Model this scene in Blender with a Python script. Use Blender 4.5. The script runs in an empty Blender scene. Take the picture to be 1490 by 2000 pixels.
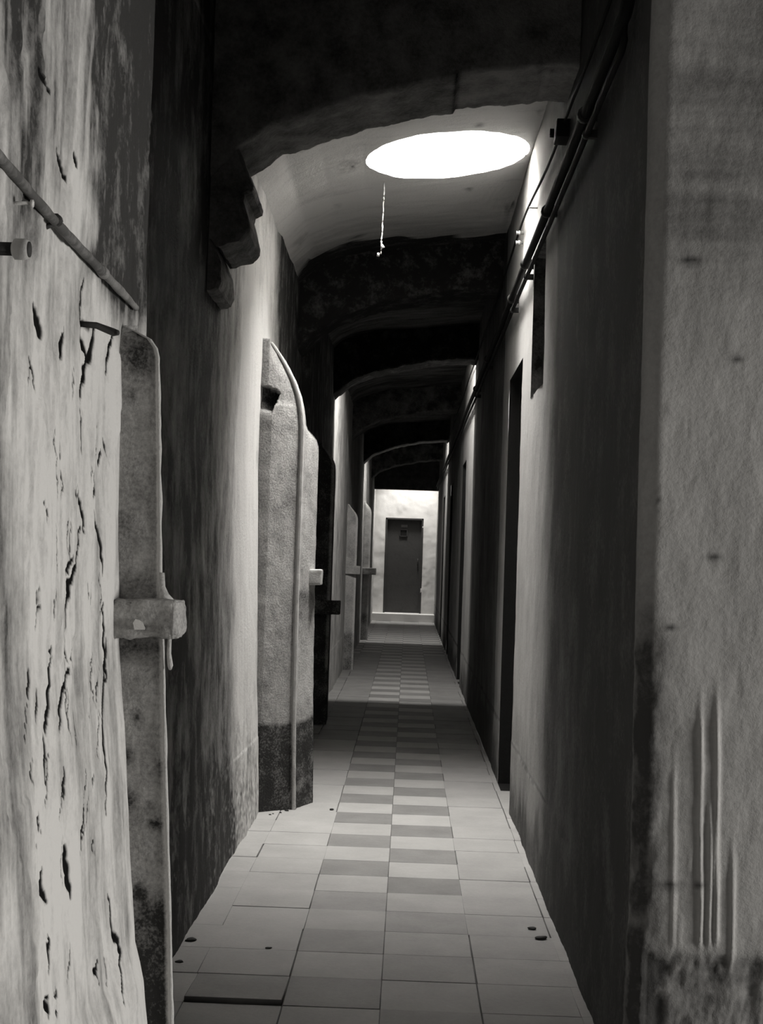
import bpy, bmesh, math, random
import numpy as np
from mathutils import Matrix, Vector

random.seed(4)
S = bpy.context.scene
COL = S.collection

# ------------------------------------------------------------------ camera
EYE = 1.2
F = 2750.0                       # focal length in pixels of the 1490 x 2000 frame
CX, CY = 745.0, 1000.0
VPX, VPY = 797.0, 1090.0         # where the corridor's axis vanishes
ROLL = 0.033
a_ = np.array([VPX - CX, -(VPY - CY), F]); a_ /= np.linalg.norm(a_)     # world +Y in (right, up, forward)
x_ = np.array([math.cos(ROLL), -math.sin(ROLL), 0.0]); x_ -= a_ * x_.dot(a_); x_ /= np.linalg.norm(x_)
z_ = np.cross(a_, x_)            # (right, up, forward) is left handed, so this is world up
if z_[1] < 0: z_ = -z_
RIGHT = Vector((x_[0], a_[0], z_[0])); UP = Vector((x_[1], a_[1], z_[1])); FWD = Vector((x_[2], a_[2], z_[2]))
cam_d = bpy.data.cameras.new('camera'); cam = bpy.data.objects.new('camera', cam_d); COL.objects.link(cam)
cam_d.sensor_fit = 'VERTICAL'; cam_d.sensor_height = 36.0; cam_d.lens = F * 36.0 / 2000.0
cam_d.clip_start = 0.05
m = Matrix.Identity(4)
for r in range(3):
    m[r][0] = RIGHT[r]; m[r][1] = UP[r]; m[r][2] = -FWD[r]
m[2][3] = EYE
cam.matrix_world = m
S.camera = cam

def at(px, py, axis, v):
    """the world point on the plane axis = v that the photograph shows at a pixel"""
    d = RIGHT * ((px - CX) / F) + UP * (-(py - CY) / F) + FWD
    o = Vector((0, 0, EYE)); i = 'XYZ'.index(axis)
    return o + d * ((v - o[i]) / d[i])

# ------------------------------------------------------------------ sky, daylight, exposure
W = bpy.data.worlds.new('sky'); S.world = W; W.use_nodes = True
W.node_tree.nodes['Background'].inputs[0].default_value = (1.0, 0.97, 0.93, 1)
W.node_tree.nodes['Background'].inputs[1].default_value = 1.0
S.view_settings.view_transform = 'Standard'; S.view_settings.look = 'None'
S.view_settings.exposure = 0.0; S.view_settings.gamma = 1.0
WARM = (1.0, 0.975, 0.935)
S.cycles.diffuse_bounces = 1

def daylight(name, loc, rot, power, size, size_y=None, spread=180):
    l = bpy.data.lights.new(name, 'AREA'); o = bpy.data.objects.new(name, l); COL.objects.link(o)
    if size_y: l.shape = 'RECTANGLE'; l.size = size; l.size_y = size_y
    else: l.shape = 'DISK'; l.size = size
    l.energy = power; l.color = WARM; l.spread = math.radians(spread)
    o.location = loc; o.rotation_euler = rot
    return o

SKY_X, SKY_Y, SKY_R = 0.125, 6.6, 0.385
daylight('skylight_daylight', (SKY_X, SKY_Y + 0.14, 3.99), (0, 0, 0), 205, 0.68)
daylight('middle_skylight_daylight', (-0.03, 12.0, 3.42), (0, 0, 0), 60, 0.6, 0.06)
daylight('far_skylight_daylight', (-0.03, 20.05, 3.42), (0, 0, 0), 50, 0.6, 0.06)
daylight('end_skylight_daylight', (0.0, 26.52, 3.9), (0, 0, 0), 105, 0.5)
daylight('side_window_daylight', (3.98, 2.45, 0.85), (0, math.radians(90), 0), 115, 1.0, 0.8)

# ------------------------------------------------------------------ helpers
def _hash(i, j, k, seed):
    h = (i.astype(np.int64) * 374761393 + j.astype(np.int64) * 668265263 + k.astype(np.int64) * 2147483647 + seed * 974711) & 0xFFFFFFFF
    h = ((h ^ (h >> 13)) * 1274126177) & 0xFFFFFFFF
    h = ((h ^ (h >> 16)) * 2246822519) & 0xFFFFFFFF
    return ((h ^ (h >> 15)) & 0xFFFF) / 32767.5 - 1.0

def vnoise(x, y, z=None, seed=0):
    x = np.asarray(x, float); y = np.asarray(y, float)
    x, y = np.broadcast_arrays(x, y)
    z = np.zeros_like(x) if z is None else np.broadcast_to(np.asarray(z, float), x.shape)
    i, j, k = np.floor(x), np.floor(y), np.floor(z)
    u, v, w = x - i, y - j, z - k
    u, v, w = [t * t * (3 - 2 * t) for t in (u, v, w)]
    out = 0
    for di in (0, 1):
        for dj in (0, 1):
            for dk in (0, 1):
                out = out + _hash(i + di, j + dj, k + dk, seed) * (u if di else 1 - u) * (v if dj else 1 - v) * (w if dk else 1 - w)
    return out

def fbm(x, y, z=None, oct=4, seed=0):
    s, amp, tot = 0, 1.0, 0
    for o in range(oct):
        f = 2.0 ** o
        s = s + amp * vnoise(np.asarray(x) * f, np.asarray(y) * f, None if z is None else np.asarray(z) * f, seed + o * 17)
        tot += amp; amp *= 0.55
    return s / tot

def sst(a, b, x):
    t = np.clip((x - a) / (b - a), 0, 1)
    return t * t * (3 - 2 * t)

def put(o, label=None, cat=None, group=None, kind=None):
    if label: o['label'] = label
    if cat: o['category'] = cat
    if group: o['group'] = group
    if kind: o['kind'] = kind
    return o

def link(name, me, mat, parent=None):
    o = bpy.data.objects.new(name, me); COL.objects.link(o)
    if mat: me.materials.append(mat)
    if parent is not None: o.parent = parent
    return o

def np_mesh(name, V, Fq, attrs=None, smooth=True):
    me = bpy.data.meshes.new(name)
    V = np.asarray(V, np.float32).reshape(-1, 3); Fq = np.asarray(Fq, np.int32)
    me.vertices.add(len(V)); me.vertices.foreach_set('co', V.ravel())
    n = Fq.shape[1]
    me.loops.add(Fq.size); me.loops.foreach_set('vertex_index', Fq.ravel())
    me.polygons.add(len(Fq)); me.polygons.foreach_set('loop_start', np.arange(0, Fq.size, n, dtype=np.int32))
    if smooth: me.polygons.foreach_set('use_smooth', np.ones(len(Fq), bool))
    me.update(calc_edges=True)
    for k, v in (attrs or {}).items():
        at_ = me.attributes.new(k, 'FLOAT', 'POINT'); at_.data.foreach_set('value', np.asarray(v, np.float32).ravel())
    me.validate()
    return me

def grid_faces(n, mm, keep=None, flip=False):
    i, j = np.meshgrid(np.arange(n - 1), np.arange(mm - 1), indexing='ij')
    a = i * mm + j
    q = np.stack([a, a + mm, a + mm + 1, a + 1], -1)
    if flip: q = q[..., ::-1]
    return q[keep] if keep is not None else q.reshape(-1, 4)

def bm_obj(name, bm, mat, parent=None, smooth=True, stain_shade=0.0):
    me = bpy.data.meshes.new(name); bm.normal_update(); bm.to_mesh(me); bm.free()
    if smooth:
        for p in me.polygons: p.use_smooth = True
    at_ = me.attributes.new('stain_shade', 'FLOAT', 'POINT')
    at_.data.foreach_set('value', np.full(len(me.vertices), stain_shade, np.float32))
    return link(name, me, mat, parent)

def tube(bm, pts, r, n=10, cap=True):
    pts = [Vector(p) for p in pts]
    rad = r if isinstance(r, (list, tuple)) else [r] * len(pts)
    rings = []
    for i, p in enumerate(pts):
        t = (pts[min(i + 1, len(pts) - 1)] - pts[max(i - 1, 0)]).normalized()
        u = t.cross(Vector((0, 0, 1)))
        if u.length < 0.05: u = t.cross(Vector((1, 0, 0)))
        u.normalize(); v = t.cross(u)
        rings.append([bm.verts.new(p + (u * math.cos(2 * math.pi * k / n) + v * math.sin(2 * math.pi * k / n)) * rad[i]) for k in range(n)])
    for A, B in zip(rings, rings[1:]):
        for k in range(n): bm.faces.new((A[k], A[(k + 1) % n], B[(k + 1) % n], B[k]))
    if cap:
        bm.faces.new(rings[0][::-1]); bm.faces.new(rings[-1])

def box(bm, lo, hi, bev=0.0, seg=2):
    r = bmesh.ops.create_cube(bm, size=1.0)
    for v in r['verts']:
        v.co = Vector([lo[i] + (hi[i] - lo[i]) * (v.co[i] + 0.5) for i in range(3)])
    if bev:
        es = list({e for v in r['verts'] for e in v.link_edges})
        bmesh.ops.bevel(bm, geom=es, offset=bev, segments=seg, affect='EDGES', profile=0.6)

# ------------------------------------------------------------------ materials
def g(v): return (v, v * 0.985, v * 0.96, 1)

def plaster(name, light, dark, stretch=(1, 1, 1), streak=6.0, amp=0.6, bump=0.3, speck=0.25, rough=0.9, fine=70.0):
    """limewash or stone: the stain attribute (dirt, bare patches, painted shade) and stretched noise choose between a light and a dark tone"""
    M = bpy.data.materials.new(name); M.use_nodes = True
    N, L = M.node_tree.nodes, M.node_tree.links
    b = N['Principled BSDF']; b.inputs['Roughness'].default_value = rough
    b.inputs['Specular IOR Level'].default_value = 0.15
    tc = N.new('ShaderNodeTexCoord')
    mp = N.new('ShaderNodeMapping'); mp.inputs['Scale'].default_value = stretch
    L.new(tc.outputs['Object'], mp.inputs[0])
    n1 = N.new('ShaderNodeTexNoise'); n1.inputs['Scale'].default_value = streak; n1.inputs['Detail'].default_value = 7; n1.inputs['Roughness'].default_value = 0.62
    L.new(mp.outputs[0], n1.inputs['Vector'])
    n2 = N.new('ShaderNodeTexNoise'); n2.inputs['Scale'].default_value = fine; n2.inputs['Detail'].default_value = 4; n2.inputs['Roughness'].default_value = 0.7
    L.new(tc.outputs['Object'], n2.inputs['Vector'])
    at_ = N.new('ShaderNodeAttribute'); at_.attribute_name = 'stain_shade'
    def math_(op, a, bb, clamp=False):
        q = N.new('ShaderNodeMath'); q.operation = op; q.use_clamp = clamp
        for k, s in enumerate((a, bb)):
            if isinstance(s, (int, float)): q.inputs[k].default_value = s
            else: L.new(s, q.inputs[k])
        return q.outputs[0]
    d1 = math_('MULTIPLY', math_('SUBTRACT', n1.outputs['Fac'], 0.5), amp * 2.2)
    sp = math_('MULTIPLY', math_('SUBTRACT', n2.outputs['Fac'], 0.5), speck * 2.0)
    f = math_('ADD', math_('ADD', at_.outputs['Fac'], d1), sp, True)
    mx = N.new('ShaderNodeMix'); mx.data_type = 'RGBA'
    L.new(f, mx.inputs[0]); mx.inputs[6].default_value = g(light); mx.inputs[7].default_value = g(dark)
    deep = N.new('ShaderNodeMix'); deep.data_type = 'RGBA'      # open cracks: dirt and the dark of the cavity, painted black
    L.new(math_('MULTIPLY', math_('SUBTRACT', at_.outputs['Fac'], 1.05), 3.0, True), deep.inputs[0])
    L.new(mx.outputs[2], deep.inputs[6]); deep.inputs[7].default_value = g(0.003)
    L.new(deep.outputs[2], b.inputs['Base Color'])
    bp = N.new('ShaderNodeBump'); bp.inputs['Strength'].default_value = bump; bp.inputs['Distance'].default_value = 0.012
    L.new(math_('ADD', n2.outputs['Fac'], math_('MULTIPLY', n1.outputs['Fac'], 1.2)), bp.inputs['Height'])
    L.new(bp.outputs[0], b.inputs['Normal'])
    return M

def plain(name, v, rough=0.6, metal=0.0, amp=0.25, scale=40.0):
    M = plaster(name, v, v * 0.35, (1, 1, 1), scale, amp, 0.15, 0.2, rough, scale * 4)
    M.node_tree.nodes['Principled BSDF'].inputs['Metallic'].default_value = metal
    return M

M_LEFT = plaster('limewash_left', 0.78, 0.05, (1.5, 1.5, 0.8), 7.0, 0.62, 0.3, 0.24)
M_RIGHT = plaster('limewash_right', 0.50, 0.07, (1.2, 1.2, 0.9), 5.0, 0.28, 0.16, 0.24)
M_CEIL = plaster('limewash_ceiling', 0.9, 0.04, (1.0, 3.5, 1.0), 4.0, 0.30, 0.35, 0.16)
M_ARCH = plaster('arch_stone', 0.46, 0.04, (1, 1, 1), 9.0, 0.75, 0.6, 0.35)
M_PIER = plaster('pier_render', 0.62, 0.04, (1, 1, 1), 9.0, 0.48, 0.4, 0.6, fine=110)
M_END = plaster('limewash_end', 0.85, 0.25, (1, 1, 1), 3.0, 0.2, 0.2, 0.12)
M_FLOOR = plaster('floor_tile', 0.47, 0.05, (1, 1, 1), 5.0, 0.2, 0.08, 0.10, rough=0.55)
M_IRON = plain('rusted_iron', 0.05, 0.6)
M_PIPE = plain('dark_pipe', 0.009, 0.8)
M_LPIPE = plain('flaking_pipe_paint', 0.30, 0.7, amp=1.1, scale=22)
M_WHITE = plain('white_porcelain', 0.92, 0.3, amp=0.1)
M_BLACK = plain('soot_black_door', 0.02, 0.7)
M_DOOR = plain('grey_door_paint', 0.065, 0.45, amp=0.5, scale=5)
M_SHAFT = plaster('shaft_limewash', 0.85, 0.35, (1, 1, 1), 2.5, 0.35, 0.1, 0.05)

# ------------------------------------------------------------------ dimensions
XR = 0.525                         # face of the right wall
Y_CORNER = 3.2                     # where the corridor begins on the right
Y_END = 27.0
ARCHES = [(4.70, 5.10), (8.55, 8.95), (11.55, 11.95), (15.6, 16.0), (19.6, 20.0), (23.6, 24.0)]
PX = np.array([-0.80, -0.72, -0.63, -0.506, -0.23, 0.12, 0.525, 0.7])
PZ = np.array([1.15, 1.25, 1.35, 1.45, 1.55, 1.63, 1.665, 1.67]) + EYE
def soffit(x): return np.interp(x, PX, PZ)
BX = np.array([-0.80, -0.70, -0.6, -0.45, -0.27, 0.13, 0.53, 0.7])
BZ = np.array([1.56, 1.66, 1.755, 1.82, 1.865, 1.905, 1.945, 1.95]) + EYE
def vault(x): return np.interp(x, BX, BZ)

# ------------------------------------------------------------------ floor: courses of tiles in one mesh
TL = 0.2597; TY0 = 7.158
COLX = [-0.80, -0.560, -0.296, -0.036, 0.232, 0.497, 0.75]
def tile_tone(c, k, y):
    far = y > 17.5
    if c in (2, 3) or far:
        lightt = (k + c) % 2 == 0
        s = 0.16 if lightt else 0.57
        if y < 5.0: s = s * 0.35 + 0.27 * 0.65 + 0.02 * (k % 2)
    else: s = (0.16 if c < 2 else 0.28) if y < 9 else 0.5
    return s + random.uniform(-0.03, 0.03)
fv, ff, fs = [], [], []
def add_tile(x0, x1, y0, y1, z, s, tilt=0.0, gap=0.0007, th=0.012, out=None):
    V, FF, SS = out if out else (fv, ff, fs)
    b = len(V); e = 0.0015
    for (zz, q, ss) in ((-th, 0, 0.95), (-0.001, 0, s * .5 + .35), (0.0, e, s)):
        for (xx, yy, t) in ((x0 + gap + q, y0 + gap + q, 1), (x1 - gap - q, y0 + gap + q, 1), (x1 - gap - q, y1 - gap - q, 0), (x0 + gap + q, y1 - gap - q, 0)):
            V.append((xx, yy, z + zz + tilt * t)); SS.append(ss)
    for l in (0, 4):
        for k in range(4): FF.append((b + l + k, b + l + (k + 1) % 4, b + l + 4 + (k + 1) % 4, b + l + 4 + k))
    # top as a small grid-free quad: separate verts keep its tone flat
    b2 = len(V)
    for k in range(4): V.append(V[b + 8 + k]); SS.append(s)
    FF.append((b2, b2 + 1, b2 + 2, b2 + 3))
k0 = int((1.6 - TY0) / TL) - 1; k1 = int((Y_END - TY0) / TL) + 1
LOOSE = None
for k in range(k0, k1):
    for c in range(6):
        y0 = TY0 + k * TL; y1 = y0 + TL
        if y0 > Y_END - 0.5: continue
        x0, x1 = COLX[c], COLX[c + 1]
        off = (random.uniform(-0.003, 0.003) if c in (0, 1, 4, 5) else 0)
        if c == 1 and y0 < 4.0 < y1 + 0.12 and LOOSE is None and y0 > 3.75:
            LOOSE = (x0, x1, y0, y1); continue
        add_tile(x0 + off, x1 + off, y0, y1, random.uniform(-0.0012, 0.0012), tile_tone(c, k, y0))
b = len(fv)                                         # screed under the joints, and bare floor of the front room
fv += [(-0.9, -1.6, -0.008), (4.1, -1.6, -0.008), (4.1, Y_END, -0.008), (-0.9, Y_END, -0.008)]; fs += [0.85] * 4
ff.append((b, b + 1, b + 2, b + 3))
floor = link('floor', np_mesh('floor', fv, ff, {'stain_shade': fs}, smooth=False), M_FLOOR)
put(floor, 'floor of plain and light-and-dark banded tiles running down the corridor', 'floor', kind='structure')

# ------------------------------------------------------------------ left wall
zs = np.concatenate([np.arange(0, 2.3, 0.006), np.arange(2.3, 2.9, 0.012), np.arange(2.9, 3.35, 0.03)])
ys = np.concatenate([np.arange(-1.6, 1.9, 0.08), np.arange(1.9, 3.27, 0.0036), np.array([3.272, 3.276, 3.282, 3.29, 3.30, 3.305]),
                     np.arange(3.32, 7.4, 0.024), np.arange(7.4, Y_END + 0.2, 0.08)])
Yg, Zg = np.meshgrid(ys, zs, indexing='ij')
near_x = np.interp(Zg, [0, 0.2, 0.29, 0.37, 0.53, 0.75, 1.0, 1.6, 3.4], [-0.50, -0.515, -0.53, -0.553, -0.57, -0.587, -0.614, -0.637, -0.642])
far_x = np.interp(Zg, [0, 0.5, 1.6, 3.4], [-0.655, -0.675, -0.71, -0.715])
far_x = np.where(Yg > 9, far_x * 0 + np.interp(Zg, [0, 1.6, 3.4], [-0.65, -0.66, -0.665]), far_x)
isnear = Yg < 3.278
Xg = np.where(isnear, near_x, far_x)
groove = np.exp(-((Yg - 3.292) / 0.010) ** 2) * 0.02
# wavy old plaster, long vertical trowel marks
Xg = Xg + 0.010 * fbm(Yg * 3, Zg * 1.2, seed=3) + 0.003 * fbm(Yg * 22, Zg * 5, seed=9) - groove
flake = fbm(Yg * 4.5, Zg * 1.6, seed=13, oct=5)
Xg = Xg + np.where(isnear, 0.005 * sst(0.02, 0.05, flake) + 0.004 * sst(0.20, 0.23, flake), 0)
NZ = [0, 0.2, 0.29, 0.37, 0.53, 0.75, 1.0, 1.6, 3.4]; NX = [-0.50, -0.515, -0.53, -0.553, -0.57, -0.587, -0.614, -0.637, -0.642]
def on_near(px, py):
    x = -0.6
    for _ in range(5):
        q = at(px, py, 'X', x); x = float(np.interp(q.z, NZ, NX)) + 0.004
    return q
CRACKS = [
 [(165,545),(160,600),(165,660),(172,700),(163,760),(158,800),(158,880)], [(184,640),(180,690),(173,705)], [(222,655),(215,690),(210,730)],
 [(197,820),(193,870),(187,930),(190,960),(183,1000)], [(155,1030),(148,1080),(145,1110),(135,1140),(130,1190),(128,1240),(135,1290)],
 [(72,600),(80,640),(85,655)], [(97,1290),(97,1380),(94,1430)], [(135,1310),(122,1380),(120,1425)], [(205,1180),(207,1230),(210,1290),(212,1330)],
 [(212,1250),(208,1320),(205,1440),(212,1500),(213,1590)], [(128,1500),(128,1560)], [(132,1655),(133,1690),(143,1750)],
 [(217,1750),(222,1810),(235,1860),(240,1960)], [(75,130),(80,150),(100,180)], [(115,290),(130,330),(135,350)], [(145,300),(150,325)],
 [(62,1310),(60,1360)], [(78,1350),(76,1410)], [(92,1440),(95,1530)], [(180,1345),(182,1400)], [(190,1000),(200,1060),(204,1120)],
 [(150,960),(160,1000),(163,1040)], [(88,1700),(85,1740),(100,1760)], [(95,1950),(96,1985)], [(113,1945),(112,1985)], [(100,1830),(97,1900)], [(60,700),(72,760)], [(120,640),(118,700)],
 [(205,880),(200,910)], [(170,1580),(165,1640)], [(140,1090),(125,1130)]]
NCR = len(CRACKS)
for _ in range(46):                                  # hairline cracks between the open ones
    hx = random.uniform(50, 215); hy = random.uniform(600, 1930); ln = random.uniform(25, 110)
    CRACKS.append([(hx, hy), (hx + random.uniform(-5, 5), hy + ln * 0.5), (hx + random.uniform(-6, 6), hy + ln)])
sel = (ys > 1.9) & (ys < 3.272)
Yc, Zc = Yg[sel], Zg[sel]
cr = np.zeros_like(Yc)
for n_, path in enumerate(CRACKS):
    P_ = [on_near(px, py) for px, py in path]
    # jitter each path a little so it wanders
    fine_pts = []
    for A, B in zip(P_, P_[1:]):
        for t in np.linspace(0, 1, 6)[:-1]:
            q = A.lerp(B, t); fine_pts.append((q.y + random.uniform(-0.008, 0.008), q.z))
    fine_pts.append((P_[-1].y, P_[-1].z))
    tot = len(fine_pts) - 1
    for n2, ((ya, za), (yb, zb)) in enumerate(zip(fine_pts, fine_pts[1:])):
        L2 = (yb - ya) ** 2 + (zb - za) ** 2 + 1e-9
        t = np.clip(((Yc - ya) * (yb - ya) + (Zc - za) * (zb - za)) / L2, 0, 1)
        d = np.hypot(Yc - ya - t * (yb - ya), (Zc - za - t * (zb - za)) * 1.0)
        wd = 0.0078 * (0.5 + 0.7 * math.sin(math.pi * (n2 + 0.5) / tot)) * (1.7 if n_ in (1, 5, 11) else 0.32 if n_ >= NCR else 0.7 if len(path) == 2 else 1.0)
        cr = np.maximum(cr, np.clip(2.2 - 2.0 * d / wd, 0, 1))
Xg[sel] -= 0.004 * cr
# dado: a thicker coat at the foot
dado = 0.36 + 0.015 * fbm(Yg * 2, Zg * 0, seed=31)
Xg = np.where((Zg < dado) & (Yg > 3.3), Xg + 0.002, Xg)
st = np.full_like(Yg, 0.34)
streak = fbm(Yg * 2.6, Zg * 1.7, seed=21, oct=6)
st += 0.42 * streak
# near stretch: clean limewash below the pipe, old dark skin above it past the ragged edge
edge_y = 2.66 + 0.10 * fbm(Zg * 3, Zg * 0 + 3, seed=5) + 0.10 * fbm(Yg * 8, Zg * 5, seed=6) - 0.06 * sst(2.0, 2.5, Zg)
old = sst(1.70, 1.80, Zg + 0.05 * fbm(Yg * 9, Zg * 2, seed=8)) * sst(-0.04, 0.05, Yg - edge_y)
near_streak = fbm(Yg * 11, Zg * 1.5, seed=24, oct=5)
st = np.where(isnear, 0.36 + 0.35 * streak + 0.75 * near_streak + 0.45 * fbm(Yg * 40, Zg * 5, seed=26), st)
st = np.where(isnear, st * 0.75 - 0.20 + 0.95 * old, st + 0.10)
st = np.where(isnear, st + 0.45 * sst(2.36, 2.22, Yg + 0.05 * fbm(Zg * 3, Yg * 2, seed=77)), st)
st = np.where(isnear, st + 0.34 * sst(1.45, 1.8, Zg) * sst(0.15, 0.5, streak + 0.25), st)
st = np.where(isnear & (Yg > 2.83) & (Zg > 1.60), st + 0.5 * sst(1.60, 1.72, Zg + 0.05 * fbm(Yg * 20, Zg * 6, seed=91)), st)
# middle stretch: grimy streaks, skylight falloff painted dark then bright, dirt-spotted foot
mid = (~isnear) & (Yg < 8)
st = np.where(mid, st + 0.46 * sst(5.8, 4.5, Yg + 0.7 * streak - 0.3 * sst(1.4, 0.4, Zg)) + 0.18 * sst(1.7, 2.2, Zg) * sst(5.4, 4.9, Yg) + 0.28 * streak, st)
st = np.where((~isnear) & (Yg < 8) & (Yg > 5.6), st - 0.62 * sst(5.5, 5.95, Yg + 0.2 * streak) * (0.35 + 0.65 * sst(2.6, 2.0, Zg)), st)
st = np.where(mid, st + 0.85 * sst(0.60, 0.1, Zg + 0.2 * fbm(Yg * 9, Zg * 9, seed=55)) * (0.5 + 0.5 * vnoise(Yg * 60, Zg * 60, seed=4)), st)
st = np.where(mid & (Yg > 6.7), st + 0.7 * sst(6.85, 7.3, Yg), st)  # wall past the second pier painted dark for shade
st = np.where(mid & (Yg < 4.95), st + 0.7 * sst(0.13, 0.09, Zg + 0.02 * fbm(Yg * 5, Zg * 5, seed=57)), st)  # dark recess at the wall base, painted as a strip
st = np.where((Yg > 7.3) & (Yg < 11.7), st + 0.5, st)  # second bay: shadow painted into the wall tone
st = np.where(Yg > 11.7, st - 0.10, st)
st = np.clip(st, -0.3, 1)
st[sel] = np.maximum(st[sel], 1.6 * cr)
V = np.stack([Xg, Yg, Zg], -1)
wl = link('wall_left', np_mesh('wall_left', V, grid_faces(*Yg.shape, flip=True), {'stain_shade': st}), M_LEFT)
put(wl, 'long cracked limewashed wall on the left of the corridor', 'wall', kind='structure')

# ------------------------------------------------------------------ right wall with its rounded corner, doorways and high niche
DOORS = [(6.78, 7.66, 2.185), (13.35, 14.2, 2.15), (17.3, 18.1, 2.15), (21.0, 21.8, 2.15)]
NICHE = (5.74, 6.28, 1.93, 2.56)
def snap(arr, vals):
    arr = list(arr)
    for v in vals:
        i = int(np.argmin(np.abs(np.array(arr) - v))); arr[i] = v
    return np.array(arr)
RAD = 0.045
front = np.concatenate([np.arange(4.05, 1.06, -0.04), np.arange(1.05, XR + RAD, -0.0045)])
arc = np.linspace(0, math.pi / 2, 10)
run = np.concatenate([np.arange(Y_CORNER + RAD + 0.01, 8.6, 0.018), np.arange(8.6, Y_END + 0.2, 0.07)])
run = snap(run, [v for d in DOORS for v in d[:2]] + [NICHE[0], NICHE[1]])
bx = np.concatenate([front, XR + RAD - RAD * np.sin(arc), np.full(len(run), XR)])
by = np.concatenate([np.full(len(front), Y_CORNER), Y_CORNER + RAD - RAD * np.cos(arc), run])
nx = np.concatenate([np.zeros(len(front)), -np.sin(arc), -np.ones(len(run))])
ny = np.concatenate([-np.ones(len(front)), -np.cos(arc), np.zeros(len(run))])
zr = np.concatenate([np.arange(0, 2.9, 0.0125), np.arange(2.9, 3.35, 0.03)])
zr = snap(zr, [2.185, 2.15, NICHE[2], NICHE[3]])
BXg, Zr = np.meshgrid(bx, zr, indexing='ij'); BYg = np.repeat(by[:, None], len(zr), 1)
NXg = np.repeat(nx[:, None], len(zr), 1); NYg = np.repeat(ny[:, None], len(zr), 1)
s_ = np.concatenate([[0], np.cumsum(np.hypot(np.diff(bx), np.diff(by)))]); Sg = np.repeat(s_[:, None], len(zr), 1)
isfront = (BYg < Y_CORNER + 0.002)
disp = 0.006 * fbm(Sg * 3, Zr * 1.5, seed=41) + 0.0014 * fbm(Sg * 30, Zr * 14, seed=44)
st = np.full_like(Sg, 0.30) + 0.22 * fbm(Sg * 2.2, Zr * 1.3, seed=47, oct=5)
# corner, knocked and grimy low down
cn = np.exp(-((BXg - (XR + 0.02)) / 0.045) ** 2) * np.exp(-((BYg - Y_CORNER - 0.01) / 0.05) ** 2)
low = sst(1.18, 0.95, Zr + 0.06 * fbm(Sg * 8, Zr * 3, seed=48))
pit = fbm(Sg * 24, Zr * 20, seed=49)
st = st + cn * low * (0.85 + 0.6 * pit)
disp = disp + cn * low * 0.009 * pit
# frontal face: broken base band, drips of whitewash, pocks
band = np.where(isfront, sst(0.335, 0.305, Zr + 0.02 * fbm(BXg * 9, Zr * 4, seed=51)), 0)
disp = disp - band * (0.010 + 0.010 * pit)
st = st + band * (0.45 + 0.5 * pit)
for px, ya, yb, h in ((1318, 1480, 1850, .6), (1370, 1370, 1846, 1), (1388, 1560, 1846, 1), (1402, 1350, 1842, 1), (1432, 1640, 1900, .8), (1330, 1790, 1850, .5), (1352, 1660, 1700, .5)):
    A = at(px, ya, 'Y', Y_CORNER); B = at(px - 4, yb, 'Y', Y_CORNER)
    xx = B.x + (A.x - B.x) * np.clip((Zr - B.z) / (A.z - B.z), 0, 1) + 0.003 * fbm(Zr * 7, Zr * 0 + px, seed=52)
    dr = np.where(isfront, np.exp(-((BXg - xx) / 0.0055) ** 2) * sst(B.z - 0.012, B.z + 0.01, Zr) * sst(A.z + 0.05, A.z - 0.1, Zr), 0)
    disp = disp + 0.0055 * h * dr; st = st - 0.30 * dr
upper = np.where(isfront, sst(1.7, 1.95, Zr + 0.15 * fbm(BXg * 2, Zr * 2, seed=53)), 0)
st = st + 0.48 * upper * (0.7 + 0.6 * fbm(BXg * 3, Zr * 30, seed=54)) - np.where(isfront, 0.14, 0)
for px, py, r in ((1275, 955, .012), (1283, 975, .01), (1278, 1000, .008), (1395, 1090, .018), (1300, 800, .012), (1310, 1225, .012), (1440, 700, .015), (1350, 510, .02), (1310, 1730, .02), (1365, 1730, .012)):
    A = at(px, py, 'Y', Y_CORNER)
    st = st + np.where(isfront, 0.8 * np.exp(-((BXg - A.x) / r) ** 2 - ((Zr - A.z) / (r * 0.5)) ** 2), 0)
# corridor face
side = BYg > Y_CORNER + RAD
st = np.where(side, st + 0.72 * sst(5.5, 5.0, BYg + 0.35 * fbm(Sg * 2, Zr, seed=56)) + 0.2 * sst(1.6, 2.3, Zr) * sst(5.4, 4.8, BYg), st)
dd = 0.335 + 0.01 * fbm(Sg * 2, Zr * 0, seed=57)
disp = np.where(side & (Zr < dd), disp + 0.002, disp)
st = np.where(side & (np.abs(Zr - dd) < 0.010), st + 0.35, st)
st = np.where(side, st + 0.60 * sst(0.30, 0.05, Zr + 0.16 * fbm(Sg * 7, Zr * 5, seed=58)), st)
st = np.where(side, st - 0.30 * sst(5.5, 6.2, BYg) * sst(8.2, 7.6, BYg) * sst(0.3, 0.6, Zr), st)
st = np.where((BYg > 8.2) & (BYg < 11.6), st + 0.55, st)  # unlit second bay, its shade painted into the wall
st = np.where((BYg > 14.2) & (BYg < 20), st + 0.3, st)  # farther unlit stretch, painted darker too
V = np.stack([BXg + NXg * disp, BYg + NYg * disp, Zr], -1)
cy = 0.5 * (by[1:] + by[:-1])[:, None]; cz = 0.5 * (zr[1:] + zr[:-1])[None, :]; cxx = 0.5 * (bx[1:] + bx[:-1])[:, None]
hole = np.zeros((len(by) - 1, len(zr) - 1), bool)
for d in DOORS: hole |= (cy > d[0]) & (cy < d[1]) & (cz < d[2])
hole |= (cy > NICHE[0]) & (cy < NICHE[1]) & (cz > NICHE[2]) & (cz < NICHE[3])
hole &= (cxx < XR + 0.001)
wr = link('wall_right', np_mesh('wall_right', V, grid_faces(*Sg.shape, keep=~hole, flip=True), {'stain_shade': np.clip(st, -0.3, 1)}), M_RIGHT)
put(wr, 'pale plaster wall on the right with rounded corner and deep doorway', 'wall', kind='structure')

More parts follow.
